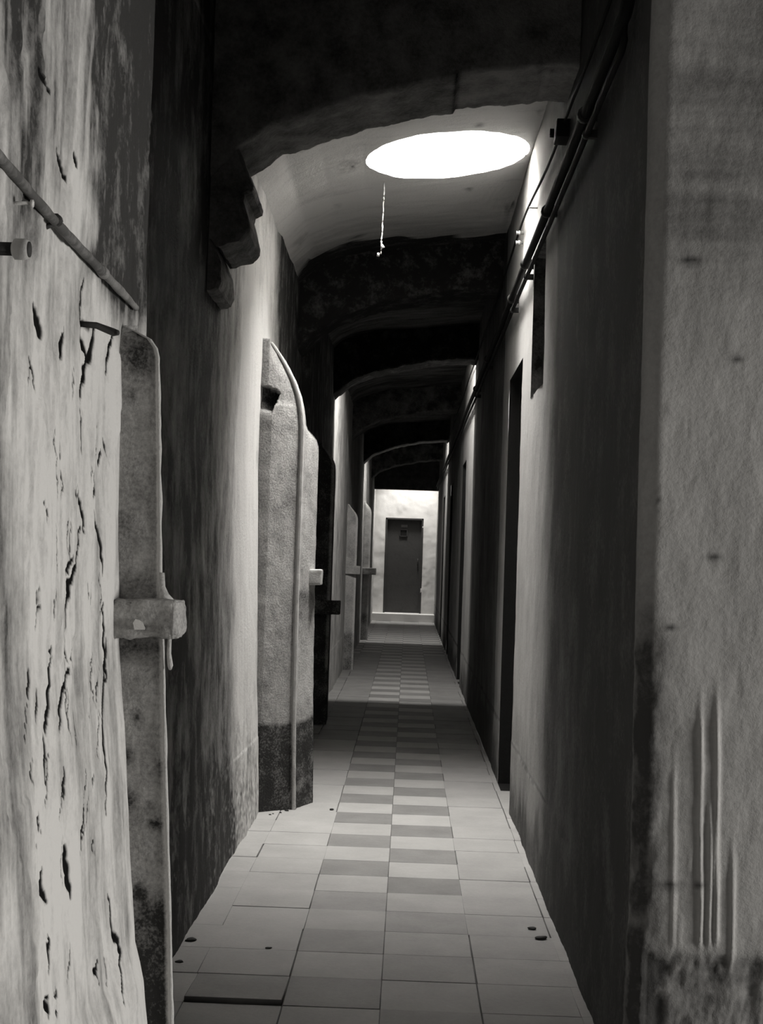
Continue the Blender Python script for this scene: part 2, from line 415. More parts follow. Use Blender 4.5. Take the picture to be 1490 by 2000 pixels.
def recess(name, y0, y1, z0, z1, depth, mat, lab, cat):
    bm = bmesh.new()
    x0, x1 = XR - 0.002, XR + depth
    p = [bm.verts.new(q) for q in ((x0, y0, z0), (x0, y1, z0), (x0, y1, z1), (x0, y0, z1), (x1, y0, z0), (x1, y1, z0), (x1, y1, z1), (x1, y0, z1))]
    for q in ((0, 4, 5, 1), (1, 5, 6, 2), (2, 6, 7, 3), (3, 7, 4, 0), (4, 7, 6, 5)): bm.faces.new([p[k] for k in q])
    bmesh.ops.subdivide_edges(bm, edges=bm.edges[:], cuts=6, use_grid_fill=True)
    o = bm_obj(name, bm, mat, smooth=False, stain_shade=0.75)
    return put(o, lab, cat, kind='structure')
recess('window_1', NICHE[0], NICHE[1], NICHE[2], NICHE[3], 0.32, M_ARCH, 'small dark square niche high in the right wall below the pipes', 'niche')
words = ['deep dark doorway recess in the right wall beneath the high niche', 'second dark doorway recess down the right wall', 'third dark doorway recess down the right wall', 'last dark doorway recess on the right wall before the end']
for n_, d in enumerate(DOORS):
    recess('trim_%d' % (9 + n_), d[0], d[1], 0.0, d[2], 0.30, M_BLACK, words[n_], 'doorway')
    o = bpy.data.objects.new('door_%d' % (n_ + 2), None); COL.objects.link(o); o.location = (XR + 0.24, d[0], 0)
    put(o, ['black closed cell door set in the nearest right doorway', 'black closed cell door in the second right doorway', 'black closed cell door in the third right doorway', 'black closed cell door in the last right doorway'][n_], 'door', kind='structure')
    bm = bmesh.new(); box(bm, (0, 0.02, 0.01), (0.05, d[1] - d[0] - 0.02, d[2] - 0.02), 0.004)
    for zz in (0.45, 1.1, 1.75): box(bm, (-0.012, 0.05, zz - 0.04), (0.002, d[1] - d[0] - 0.05, zz + 0.04), 0.003)
    bm_obj('door_leaf', bm, M_BLACK, o, smooth=False)
    bm = bmesh.new(); tube(bm, [(-0.012, 0.12, 1.02), (-0.045, 0.12, 1.02), (-0.045, 0.12, 1.14), (-0.012, 0.12, 1.14)], 0.008, 8)
    bm_obj('door_handle', bm, M_IRON, o)

# ------------------------------------------------------------------ ceilings and arches
def ceil_stain_shade(X, Y, first):
    s = -0.03 + 0.16 * fbm(X * 2, Y * 5, seed=61)
    if first:
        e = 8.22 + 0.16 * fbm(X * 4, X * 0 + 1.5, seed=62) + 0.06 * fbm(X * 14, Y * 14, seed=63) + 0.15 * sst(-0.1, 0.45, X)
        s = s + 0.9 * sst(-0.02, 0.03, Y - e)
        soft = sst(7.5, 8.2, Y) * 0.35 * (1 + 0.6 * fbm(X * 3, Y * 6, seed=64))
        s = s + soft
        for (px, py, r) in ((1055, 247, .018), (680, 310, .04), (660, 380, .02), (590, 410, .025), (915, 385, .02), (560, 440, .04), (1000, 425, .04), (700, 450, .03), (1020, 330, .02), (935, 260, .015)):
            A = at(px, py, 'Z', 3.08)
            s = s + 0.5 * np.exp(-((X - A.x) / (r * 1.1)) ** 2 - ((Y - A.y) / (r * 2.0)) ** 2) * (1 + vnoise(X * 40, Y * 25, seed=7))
    else: s = s + 0.9  # later bays: lack of light painted as a dark tone
    return np.clip(s, -0.2, 1)

def radial_bay(name, y0, y1, cx, cyy, R, first, label):
    n_th = 160; x0, x1 = -0.80, 0.62
    # outline of the bay by even steps along the rectangle, matched to the circle by angle
    th = np.linspace(0, 2 * math.pi, n_th, endpoint=False)
    corners = [math.atan2(b_ - cyy, a - cx) % (2 * math.pi) for a in (x0, x1) for b_ in (y0, y1)]
    for c in corners: th[int(np.argmin(np.abs(th - c)))] = c
    th.sort()
    dx, dy = np.cos(th), np.sin(th)
    tx = np.where(dx > 1e-9, (x1 - cx) / np.where(dx > 1e-9, dx, 1), np.where(dx < -1e-9, (x0 - cx) / np.where(dx < -1e-9, dx, 1), 1e9))
    ty = np.where(dy > 1e-9, (y1 - cyy) / np.where(dy > 1e-9, dy, 1), np.where(dy < -1e-9, (y0 - cyy) / np.where(dy < -1e-9, dy, 1), 1e9))
    to = np.minimum(tx, ty)
    nr = 70
    tt = np.linspace(0, 1, nr) ** 1.4
    Rr = R * (1 + 0.012 * fbm(dx * 5, dy * 5, seed=66))
    rr = Rr[:, None] + (to - Rr)[:, None] * tt[None, :]
    X = cx + dx[:, None] * rr; Y = cyy + dy[:, None] * rr
    Z = vault(X)
    s = ceil_stain_shade(X, Y, first)
    Z = Z + 0.008 * fbm(X * 4, Y * 4, seed=67) + 0.004 * fbm(X * 7, Y * 25, seed=68) + 0.014 * sst(0.4, 0.8, s) + 0.010 * sst(0.5, 0.9, s) * fbm(X * 14, Y * 14, seed=69)
    X2 = np.concatenate([X, X[:1]]); Y2 = np.concatenate([Y, Y[:1]]); Z2 = np.concatenate([Z, Z[:1]]); s2 = np.concatenate([s, s[:1]])
    o = link(name, np_mesh(name, np.stack([X2, Y2, Z2], -1), grid_faces(n_th + 1, nr, flip=False), {'stain_shade': s2}), M_CEIL)
    put(o, label, 'ceiling', kind='structure')
    # shaft up to the sky
    hz = np.linspace(0, 1, 24); top = 4.02
    t2 = np.concatenate([th, th[:1]]); R2 = np.concatenate([Rr, Rr[:1]])
    zr0 = np.concatenate([Z[:, 0], Z[:1, 0]])
    XX = cx + np.cos(t2)[:, None] * R2[:, None] + 0 * hz; YY = cyy + np.sin(t2)[:, None] * R2[:, None] + 0.14 * hz[None, :] ** 0.8
    ZZ = zr0[:, None] + (top - zr0[:, None]) * hz[None, :]
    return XX, YY, ZZ

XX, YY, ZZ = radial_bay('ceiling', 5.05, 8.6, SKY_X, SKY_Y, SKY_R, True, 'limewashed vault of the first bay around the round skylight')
sh = link('window_2', np_mesh('window_2', np.stack([XX, YY, ZZ], -1), grid_faces(*XX.shape), {'stain_shade': 0.1 + 0.25 * fbm(XX * 3, ZZ * 3, YY * 3, seed=71)}), M_SHAFT)
put(sh, 'round whitewashed skylight shaft in the vault of the first bay', 'skylight', kind='structure')

def plain_bay(y0, y1, label, slot=None):
    ny = max(8, int((y1 - y0) / 0.06)); Xs = np.linspace(-0.80, 0.62, 70); Ys = np.linspace(y0, y1, ny)
    if slot:
        Xs = snap(Xs, [slot[0], slot[1]]); Ys = snap(Ys, [slot[2], slot[3]])
    Y, X = np.meshgrid(Ys, Xs, indexing='ij')
    Z = vault(X) + 0.010 * fbm(X * 4, Y * 4, seed=72) + 0.006 * fbm(X * 9, Y * 14, seed=73)
    keep = None
    if slot:
        cxm = 0.5 * (Xs[1:] + Xs[:-1])[None, :]; cym = 0.5 * (Ys[1:] + Ys[:-1])[:, None]
        keep = ~((cxm > slot[0]) & (cxm < slot[1]) & (cym > slot[2]) & (cym < slot[3]))
    o = link('ceiling', np_mesh('ceiling', np.stack([X, Y, Z], -1), grid_faces(*X.shape, keep=keep), {'stain_shade': ceil_stain_shade(X, Y, False)}), M_CEIL)
    put(o, label, 'ceiling', kind='structure')
    if slot:
        bm = bmesh.new(); c = [(slot[0], slot[2]), (slot[1], slot[2]), (slot[1], slot[3]), (slot[0], slot[3])]
        lo = [bm.verts.new((a, b_, float(vault(a)) + 0.0)) for a, b_ in c]; hi = [bm.verts.new((a, b_, slot[4])) for a, b_ in c]
        for k in range(4): bm.faces.new((lo[k], lo[(k + 1) % 4], hi[(k + 1) % 4], hi[k]))
        return bm
bm = plain_bay(8.9, 11.6, 'vault of the second bay, painted dark for its shade')
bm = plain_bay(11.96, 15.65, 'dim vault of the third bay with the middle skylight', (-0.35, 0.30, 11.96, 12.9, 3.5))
put(bm_obj('window_3', bm, M_SHAFT, smooth=False, stain_shade=0.2), 'square skylight shaft hidden above the third bay', 'skylight', kind='structure')
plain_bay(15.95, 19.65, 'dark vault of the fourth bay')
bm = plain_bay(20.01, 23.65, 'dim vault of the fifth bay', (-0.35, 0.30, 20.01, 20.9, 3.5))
put(bm_obj('window_5', bm, M_SHAFT, smooth=False, stain_shade=0.2), 'square skylight shaft hidden above the fifth bay', 'skylight', kind='structure')
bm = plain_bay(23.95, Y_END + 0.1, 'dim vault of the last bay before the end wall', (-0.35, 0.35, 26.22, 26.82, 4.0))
put(bm_obj('window_4', bm, M_SHAFT, smooth=False, stain_shade=0.2), 'square skylight shaft hidden above the last bay', 'skylight', kind='structure')

arch_words = ['heavy plaster arch nearest the camera crossing in front of the skylight', 'second dark arch just beyond the skylight', 'third arch before the banded tiles of the middle bay', 'fourth arch down the corridor', 'fifth arch down the corridor', 'last arch before the end wall']
for n_, (y0, y1) in enumerate(ARCHES):
    Xs = np.linspace(-0.80, 0.62, 160)
    so = soffit(Xs)
    if n_ == 0: so = so + 0.016 * sst(0.112, 0.122, Xs) - 0.0
    rag = 0.014 * fbm(Xs * 9, Xs * 0, seed=81 + n_) + 0.006 * fbm(Xs * 34, Xs * 0, seed=85 + n_)
    # section: up the front face, along the soffit, up the back face
    sec = [(y0, 3.36, 0)] + [(y0, t, 0) for t in np.linspace(0.30, 0.012, 16)] + [(y0 + 0.012, 0, 1)] + [(yy, 0, 1) for yy in np.linspace(y0 + 0.03, y1 - 0.02, 18)] + [(y1, 0.004, 1)] + [(y1, t, 2) for t in np.linspace(0.02, 0.5, 10)]
    V = np.zeros((len(sec), len(Xs), 3)); s = np.zeros((len(sec), len(Xs)))
    for i, (yy, t, kk) in enumerate(sec):
        zz = np.full_like(Xs, 3.36) if t == 3.36 else so + t + rag * (1.0 if kk else 0.4)
        V[i] = np.stack([Xs, np.full_like(Xs, yy), zz], -1)
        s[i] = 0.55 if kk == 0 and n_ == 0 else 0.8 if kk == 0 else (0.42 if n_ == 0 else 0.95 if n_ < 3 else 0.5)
        if n_ in (1, 2): s[i] += 0.3  # second and third arches painted darker to read as shaded
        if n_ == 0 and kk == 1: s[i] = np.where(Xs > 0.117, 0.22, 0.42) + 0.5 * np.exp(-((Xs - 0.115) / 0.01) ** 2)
    nz = fbm(V[..., 0] * 12, V[..., 1] * 12, V[..., 2] * 12, seed=90 + n_)
    V[..., 2] += 0.006 * nz; V[..., 1] += np.where((s > 0.5) & (s < 0.82), 0.008 * nz, 0)
    s += 0.25 * fbm(V[..., 0] * 5, V[..., 1] * 8, V[..., 2] * 5, seed=96)
    o = link('trim_%d' % (n_ + 1), np_mesh('trim', V, grid_faces(len(sec), len(Xs), flip=True), {'stain_shade': np.clip(s, 0, 1)}), M_ARCH)
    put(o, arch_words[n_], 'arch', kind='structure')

# front room: ceiling, back, window wall
def slab(name, lo, hi, mat, lab, cat):
    bm = bmesh.new(); box(bm, lo, hi)
    bmesh.ops.subdivide_edges(bm, edges=bm.edges[:], cuts=8, use_grid_fill=True)
    return put(bm_obj(name, bm, mat, smooth=False, stain_shade=0.5), lab, cat, kind='structure')
slab('ceiling', (-0.9, -1.7, 3.33), (4.2, 4.75, 3.45), M_CEIL, 'dark flat ceiling in front of the nearest arch', 'ceiling')
slab('wall_back', (-0.9, -1.75, 0), (4.2, -1.6, 3.4), M_RIGHT, 'wall behind the camera', 'wall')
XW = 4.0
bm = bmesh.new()
for lo, hi in (((XW, -1.7, 0), (XW + 0.15, 2.02, 3.4)), ((XW, 2.88, 0), (XW + 0.15, 3.4, 3.4)), ((XW, 2.02, 0), (XW + 0.15, 2.88, 0.32)), ((XW, 2.02, 1.38), (XW + 0.15, 2.88, 3.4))): box(bm, lo, hi)
put(bm_obj('wall_side', bm, M_RIGHT, smooth=False, stain_shade=0.5), 'side wall of the front room with its window opening', 'wall', kind='structure')

slab('trim_8', (-0.8, 26.0, 2.462), (0.62, 26.2, 3.3), M_ARCH, 'flat dark lintel above the bright end wall', 'lintel')
# ------------------------------------------------------------------ end wall, its step and its door
DY = Y_END
tl, tr, br_, bl = at(757, 1015, 'Y', DY), at(826, 1013, 'Y', DY), at(819, 1197, 'Y', DY), at(748, 1197, 'Y', DY)
dx0, dx1 = 0.5 * (tl.x + bl.x), 0.5 * (tr.x + br_.x); dz0, dz1 = 0.5 * (bl.z + br_.z), 0.5 * (tl.z + tr.z)
Xs = snap(np.linspace(-0.8, 0.62, 90), [dx0, dx1]); Zs = snap(np.linspace(0, 3.3, 140), [dz0, dz1])
X, Z = np.meshgrid(Xs, Zs, indexing='ij')
cxm = 0.5 * (Xs[1:] + Xs[:-1])[:, None]; czm = 0.5 * (Zs[1:] + Zs[:-1])[None, :]
keep = ~((cxm > dx0) & (cxm < dx1) & (czm > dz0) & (czm < dz1))
s = 0.02 + 0.12 * fbm(X * 3, Z * 3, seed=101) + 0.4 * sst(0.45, 0.2, Z + 0.1 * fbm(X * 6, Z * 6, seed=102)) * sst(-0.1, 0.3, X)
we = link('wall_end', np_mesh('wall_end', np.stack([X, DY + 0.01 * fbm(X * 5, Z * 5, seed=103), Z], -1), grid_faces(*X.shape, keep=keep), {'stain_shade': s}), M_END)
put(we, 'bright whitewashed wall closing the far end of the corridor', 'wall', kind='structure')
bm = bmesh.new(); box(bm, (-0.8, 26.62, -0.005), (0.62, DY + 0.02, dz0 - 0.004), 0.012)
put(bm_obj('trim_7', bm, M_END, smooth=False, stain_shade=0.0), 'white step at the foot of the end wall', 'step', kind='structure')
o = bpy.data.objects.new('door_1', None); COL.objects.link(o); o.location = (dx0, DY + 0.07, dz0)
put(o, 'grey cell door with small dark peephole in the far end wall', 'door', kind='structure')
w_, h_ = dx1 - dx0, dz1 - dz0
bm = bmesh.new(); box(bm, (0.0, 0.0, 0.0), (w_, 0.05, h_), 0.006)
bm_obj('door_leaf', bm, M_DOOR, o, smooth=False)
bm = bmesh.new()
for lo, hi in (((-0.02, -0.075, -0.01), (0.012, 0.06, h_ + 0.02)), ((w_ - 0.012, -0.075, -0.01), (w_ + 0.02, 0.06, h_ + 0.02)), ((-0.02, -0.075, h_ - 0.012), (w_ + 0.02, 0.06, h_ + 0.02))): box(bm, lo, hi, 0.003)
bm_obj('door_frame', bm, M_DOOR, o, smooth=False)
hp = at(788, 1041, 'Y', DY)
hx, hz_ = hp.x - dx0, hp.z - dz0
bm = bmesh.new()
for lo, hi in (((-0.075, -0.02, -0.07), (-0.06, 0.002, 0.07)), ((0.06, -0.02, -0.07), (0.075, 0.002, 0.07)), ((-0.075, -0.02, 0.055), (0.075, 0.002, 0.07)), ((-0.075, -0.02, -0.07), (0.075, 0.002, -0.055))):
    box(bm, [lo[0] + hx, lo[1], lo[2] + hz_], [hi[0] + hx, hi[1], hi[2] + hz_], 0.002)
pf = bm_obj('peephole_frame', bm, M_IRON, o, smooth=False)
bm = bmesh.new(); box(bm, (hx - 0.062, -0.006, hz_ - 0.058), (hx + 0.062, 0.003, hz_ + 0.058), 0.001)
bm_obj('peephole_hatch', bm, M_BLACK, pf, smooth=False)
bm = bmesh.new(); box(bm, (hx - 0.05, -0.006, hz_ + 0.11), (hx + 0.07, 0.001, hz_ + 0.16), 0.002)
put(bm_obj('plate', bm, plain('worn_plate', 0.16, 0.5), o, smooth=False), 'faded paler plate above the peephole')
bm = bmesh.new(); tube(bm, [(w_ - 0.07, 0.0, 0.92), (w_ - 0.07, -0.04, 0.92), (w_ - 0.07, -0.04, 1.04), (w_ - 0.07, 0.0, 1.04)], 0.008, 8)
bm_obj('door_handle', bm, M_IRON, o)

# ------------------------------------------------------------------ piers on the left
def loft(name, secs, n_per, mat, stain_shade_fn, noise=0.004, close_top=True, nscale=14, carve=None):
    """secs: [(z, [(x, y) ...])] from the floor up, the same number of points each; n_per: cuts per side"""
    zz = np.array([s[0] for s in secs]); C = np.array([s[1] for s in secs], float)      # (S, K, 2)
    zf = np.unique(np.concatenate([np.arange(zz[0], zz[-1], 0.014), zz]))
    Cf = np.stack([[np.interp(zf, zz, C[:, k, a]) for a in (0, 1)] for k in range(C.shape[1])], 0).transpose(2, 0, 1)   # (Z, K, 2)
    pts, side = [], []
    K = Cf.shape[1]
    for k in range(K - 1):
        for t in np.linspace(0, 1, n_per[k], endpoint=False):
            pts.append(Cf[:, k] * (1 - t) + Cf[:, k + 1] * t); side.append(k + t)
    pts.append(Cf[:, -1]); side.append(K - 1.0)
    Pn = np.stack(pts, 1); side = np.array(side)                                          # (Z, M, 2)
    Zz = np.repeat(zf[:, None], Pn.shape[1], 1)
    tan = np.gradient(Pn, axis=1); nrm = np.stack([tan[..., 1], -tan[..., 0]], -1); nrm /= np.linalg.norm(nrm, axis=-1, keepdims=True) + 1e-9
    nz = fbm(Pn[..., 0] * nscale, Pn[..., 1] * nscale, Zz * nscale * 0.8, seed=len(name))
    Pn = Pn + nrm * (noise * nz)[..., None]
    st = stain_shade_fn(Pn[..., 0], Pn[..., 1], Zz, np.repeat(side[None, :], len(zf), 0))
    if carve is not None:
        dp, ds = carve(Pn[..., 0], Zz); Pn = Pn.copy(); Pn[..., 1] += dp; st = st + ds
    V = np.concatenate([Pn, Zz[..., None]], -1)
    n, mm = Zz.shape
    Fq = grid_faces(n, mm, flip=True)
    V = V.reshape(-1, 3); st = np.clip(st, -0.3, 1).ravel()
    if close_top:
        # top: fold the last ring towards its back edge
        top = V.reshape(n, mm, 3)[-1].copy(); base = np.array([-0.8, top[:, 1].mean(), top[0, 2] + 0.005])
        ring2 = top * 0.0 + base
        V = np.concatenate([V, ring2]); st = np.concatenate([st, np.full(mm, 0.6)])
        j = np.arange(mm - 1); a = (n - 1) * mm + j; b2 = n * mm + j
        Fq = np.concatenate([Fq, np.stack([a, a + 1, b2 + 1, b2], -1)])
    return link(name, np_mesh(name, V, Fq, {'stain_shade': st}), mat)

# nearest pier: a rendered block standing out of the wall, its corner a lip painted pale where light strikes
def pier1_secs():
    out = []
    px = [(1.64, 680, 312), (1.3, 1000, 316), (1.10, 1165, 316), (1.02, 1260, 322), (0.75, 1500, 326), (0.45, 1800, 335), (0.25, 1980, 338)]
    prof = [(z_, at(x_, y_, 'Y', 3.0).x) for z_, y_, x_ in [(at(x, y, 'Y', 3.0).z, y, x) for _, y, x in px]]
    prof.sort()
    zz = [0.0] + [p[0] for p in prof]; xx = [prof[0][1] + 0.012] + [p[1] for p in prof]
    def sec(z, dxx=0.0, d=0.0):
        X = float(np.interp(z, zz, xx)) + dxx
        return (z, [(-0.76, 2.995 + d), (-0.60, 3.0 + d), (X - 0.008, 3.001 + d), (X - 0.006, 2.997 + d), (X - 0.001, 2.998 + d), (X, 3.004 + d), (X - 0.008, 3.02), (X - 0.04, 3.14), (X - 0.07, 3.26), (-0.76, 3.27)])
    zt = zz[-1]
    for z in np.linspace(0, zt - 0.02, 14): out.append(sec(z))
    out.append(sec(zt, -0.004)); out.append(sec(zt + 0.02, -0.02, 0.004)); out.append(sec(zt + 0.035, -0.05, 0.01)); out.append(sec(zt + 0.05, -0.085, 0.02))
    return out
def pier1_stain_light(X, Y, Z, side):
    front = (side >= 0) & (side < 2)
    s = np.where(front, 0.30 + 0.25 * fbm(X * 14, Z * 9, seed=111), 0.12)
    s = np.where((side >= 2) & (side < 5.2), -0.15 + 0.25 * fbm(Z * 30, side, seed=112), s)  # corner lip painted paler, as lit from the right
    s = s + np.where(front, 0.5 * 1.5 * sst(0.50, 0.42, Z + 0.05 * fbm(X * 18, Z * 5, seed=113)), 0)
    s = s + np.where(front, 0.35 * np.exp(-((Z - 1.125) / 0.03) ** 2) + 0.45 * np.exp(-((Z - 0.99) / 0.02) ** 2) + 0.25 * sst(1.55, 1.66, Z), 0)
    for (px, py, r) in ((270, 1745, .016), (245, 1475, .014), (293, 1575, .006), (296, 1608, .006), (305, 1608, .006), (318, 1500, .01), (321, 1530, .008), (322, 1615, .012), (268, 1400, .012), (232, 1020, .02), (255, 770, .012), (272, 700, .03), (250, 1560, .02), (323, 1650, .008)):
        A = at(px, py, 'Y', 3.0); s = s + np.where(front, 0.7 * np.exp(-((X - A.x) / r) ** 2 - ((Z - A.z) / (r * 1.3)) ** 2), 0)
    return s
p1 = loft('pillar', pier1_secs(), [4, 12, 2, 2, 2, 2, 6, 5, 3], M_PIER, pier1_stain_light, 0.003, nscale=22)
put(p1, 'nearest grey rendered pier on the left with its lit corner painted pale', 'pier', kind='structure')

# second pier: two stepped faces, a pale rib between them that curves up into the wall
def pier2_secs():
    rib = [(at(px, py, 'Y', 6.66).z, at(px, py, 'Y', 6.66).x) for px, py in ((530, 668), (545, 690), (560, 715), (575, 745), (585, 775), (590, 805), (592, 835), (590, 900), (580, 1200), (575, 1400), (575, 1568))]
    rib.sort(); rz = [r[0] for r in rib]; rx = [r[1] for r in rib]
    out_ = [(at(px, py, 'Y', 6.86).z, at(px, py, 'Y', 6.86).x) for px, py in ((622, 852), (620, 950), (616, 1100), (612, 1300), (611, 1560))]
    out_.sort(); oz = [r[0] for r in out_]; ox = [r[1] for r in out_]
    ztop2 = oz[-1]; zs_ = np.concatenate([np.linspace(0, ztop2 - 0.05, 26), [ztop2 - 0.02, ztop2, ztop2 + 0.02, ztop2 + 0.04], np.linspace(ztop2 + 0.06, rz[-1], 14)])
    out = []
    for z in zs_:
        rX = float(np.interp(z, rz, rx)); o = float(np.interp(z, oz, ox))
        k = float(sst(ztop2 - 0.04, ztop2 + 0.05, z))
        o = o * (1 - k) + (rX + 0.004) * k
        fl = -0.66 if z < 1.9 else -0.68
        rX = max(rX, fl - 0.03)
        oy = 6.86 * (1 - k) + 6.72 * k
        out.append((z, [(-0.80, 6.53), (fl, 6.55), (rX - 0.013, 6.666), (rX - 0.009, 6.655), (rX + 0.003, 6.657), (rX + 0.006, 6.668), (rX + 0.006, 6.70), (max(o - 0.004, rX + 0.007), oy), (max(o, rX + 0.010), oy + 0.006), (max(o - 0.02, rX - 0.03), 7.02), (-0.80, 7.05)]))
    return out
def pier2_stain_shade(X, Y, Z, side):
    s = 0.34 + 0.3 * fbm(X * 12, Z * 7, seed=121)
    s = np.where((side >= 2) & (side < 5.1), -0.2 + 0.2 * fbm(Z * 20, side, seed=122), s)
    s = np.where((side >= 6) & (side < 8), s - 0.16, s)
    dz = 0.40 + 0.03 * fbm(X * 16, Z * 2, seed=123)
    f = sst(dz + 0.02, dz - 0.02, Z)
    s = s + f * np.where((side >= 2.2) & (side < 5), 0.25, 0.78 + 0.4 * fbm(X * 30, Z * 26, seed=124))
    s = np.where((side >= 6) & (side < 8), s + 0.4 * sst(1.05, 1.0, Z) * sst(0.75, 1.0, Z), s)  # shadow below the bracket painted on the right face
    return s
tri = [at(px, py, 'Y', 6.6) for px, py in ((511, 750), (547, 768), (522, 834))]
def carve2(X, Z):
    d = np.full_like(X, 9.0)
    for a, b_ in ((0, 1), (1, 2), (2, 0)):
        A, B = tri[a], tri[b_]
        e = ((B.x - A.x) * (Z - A.z) - (B.z - A.z) * (X - A.x)) / math.hypot(B.x - A.x, B.z - A.z)
        d = np.minimum(d, -e)
    k = sst(-0.001, 0.007, d)
    return 0.09 * k, 0.6 * k
p2 = loft('pillar', pier2_secs(), [2, 22, 3, 3, 3, 2, 12, 2, 5, 3], M_PIER, pier2_stain_shade, 0.003, nscale=22, carve=carve2)
put(p2, 'second pier on the left under the skylight with a curved white rib', 'pier', kind='structure')

def far_pier(y, xe, zt, label, stain_shade=0.35):
    secs = []
    for z in list(np.linspace(0, zt - 0.25, 12)) + list(np.linspace(zt - 0.2, zt, 8)):
        k = float(sst(zt - 0.2, zt + 0.02, z)); X = xe - 0.10 * k * k
        secs.append((z, [(-0.78, y), (-0.64, y), (X - 0.014, y + 0.03), (X, y + 0.032), (X, y + 0.05), (X - 0.01, y + 0.40), (-0.78, y + 0.45)]))
    def sf(X, Y, Z, side): return (0.5 if stain_shade > .6 else 0) + np.where((side >= 2) & (side < 4), 0.0, stain_shade + 0.2 * fbm(X * 8, Z * 6, seed=131)) + 0.4 * sst(0.42, 0.36, Z)
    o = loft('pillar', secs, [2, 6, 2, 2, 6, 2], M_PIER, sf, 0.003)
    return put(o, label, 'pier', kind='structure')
far_pier(10.0, -0.545, 2.0, 'third pier on the left, its shadow painted black', 0.8)  # darker tone paints the shadow on this pier
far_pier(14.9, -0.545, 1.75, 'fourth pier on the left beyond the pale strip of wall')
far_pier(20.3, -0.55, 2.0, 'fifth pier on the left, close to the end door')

# ------------------------------------------------------------------ the stone corbel under the near arch
prof = [(490, 345), (515, 412), (512, 422), (500, 428), (497, 440), (510, 488), (508, 500), (495, 515), (476, 518), (466, 523), (455, 525), (446, 512), (440, 508), (452, 540), (457, 553), (457, 585), (452, 600), (444, 604), (420, 605)]
pr = [at(px, py, 'Y', 5.08) for px, py in prof]
pr = [(-0.80, pr[0].z + 0.03)] + [(p.x, p.z) for p in pr] + [(-0.80, pr[-1].z)]
bm = bmesh.new()
rings = []
for yy, ins in ((4.72, 0.012), (4.735, 0.0), (4.82, 0.0), (4.90, 0.002), (4.98, 0.0), (5.075, 0.0), (5.09, 0.012)):
    rings.append([bm.verts.new((x - (ins if 0 < k < len(pr) - 1 else 0), yy, z)) for k, (x, z) in enumerate(pr)])
for A, B in zip(rings, rings[1:]):
    for k in range(len(pr) - 1): bm.faces.new((A[k], B[k], B[k + 1], A[k + 1]))
bm.faces.new(rings[0]); bm.faces.new(rings[-1][::-1])
bmesh.ops.subdivide_edges(bm, edges=[e for e in bm.edges if e.calc_length() > 0.012 and all(len(f.verts) == 4 for f in e.link_faces)], cuts=3, use_grid_fill=True)
bm.normal_update()
for v in bm.verts:
    k = 0.006 * float(fbm(v.co.x * 26, v.co.y * 26, v.co.z * 26, seed=141)) + 0.002 * float(fbm(v.co.x * 90, v.co.y * 90, v.co.z * 90, seed=142))
    v.co += v.normal * k
co = bm_obj('corbel', bm, M_ARCH, smooth=False, stain_shade=0.55)
put(co, 'dark stepped stone corbel carrying the left end of the nearest arch', 'corbel', kind='thing')

# ------------------------------------------------------------------ stone brackets jutting from the piers
def rough_block(name, lo, hi, mat, bev, parent=None, amp=0.003, stain_shade=0.3, seed=0, fs=22):
    bm = bmesh.new(); box(bm, lo, hi, bev, 3)
    bmesh.ops.subdivide_edges(bm, edges=bm.edges[:], cuts=8, use_grid_fill=True)
    bmesh.ops.triangulate(bm, faces=[f for f in bm.faces if len(f.verts) > 4])
    bm.normal_update()
    for v in bm.verts:
        n = float(fbm(v.co.x * fs, v.co.y * fs, v.co.z * fs, seed=seed))
        v.co += v.normal * amp * n
    return bm_obj(name, bm, mat, parent, stain_shade=stain_shade)
A = at(226, 1180, 'Y', 2.95); B = at(357, 1243, 'Y', 3.06)
root = bpy.data.objects.new('stone_bracket', None); COL.objects.link(root); root.location = (B.x, 3.0, B.z)
put(root, 'battered square-ended bracket with a white chip on the nearest left pier', 'bracket', 'brackets on the left piers')
def local(p): return Vector(p) - Vector(root.location)
lo = local((-0.66, 2.955, B.z)); hi = local((B.x, 3.09, B.z + 0.080))
rough_block('block', lo, hi, M_PIER, 0.012, root, 0.009, 0.36, 5, 42)
bm = bmesh.new()
c = [at(px, py, 'Y', 2.952) for px, py in ((264, 1209), (271, 1211), (278, 1216), (283, 1227), (282, 1230), (262, 1230), (260, 1220), (259, 1217))]
f0 = [bm.verts.new(local((p.x, 2.957, p.z))) for p in c]; f1 = [bm.verts.new(local((p.x * 0.999, 2.951, p.z))) for p in c]
for k in range(8): bm.faces.new((f0[k], f0[(k + 1) % 8], f1[(k + 1) % 8], f1[k]))
bm.faces.new(f1[::-1])
put(bm_obj('chip', bm, M_WHITE, root, smooth=False, stain_shade=-0.3), 'bare white chip')
pt = at(331, 1246, 'Y', 2.99); pb = at(333, 1308, 'Y', 2.99)
bm = bmesh.new(); tube(bm, [local((pt.x, 2.99, B.z + 0.01)), local((pt.x, 2.99, 0.5 * (pt.z + pb.z))), local((pb.x - .001, 2.992, pb.z + 0.008)), local((pb.x - .002, 2.996, pb.z))], [0.0045, 0.005, 0.006, 0.003], 8)
put(bm_obj('drip', bm, M_PIER, root, stain_shade=-0.2), 'pale drip of render hanging under the bracket')
bm = bmesh.new()
q = at(312, 1165, 'Y', 2.985)
tube(bm, [local((q.x, 3.0, q.z + 0.05)), local((q.x + .001, 2.998, q.z + 0.02)), local((q.x + 0.006, 2.995, q.z)), local((q.x + 0.016, 2.99, q.z - 0.014))], [0.006, 0.008, 0.013, 0.016], 10)
put(bm_obj('collar', bm, M_PIER, root, stain_shade=0.1), 'render run down onto the bracket')

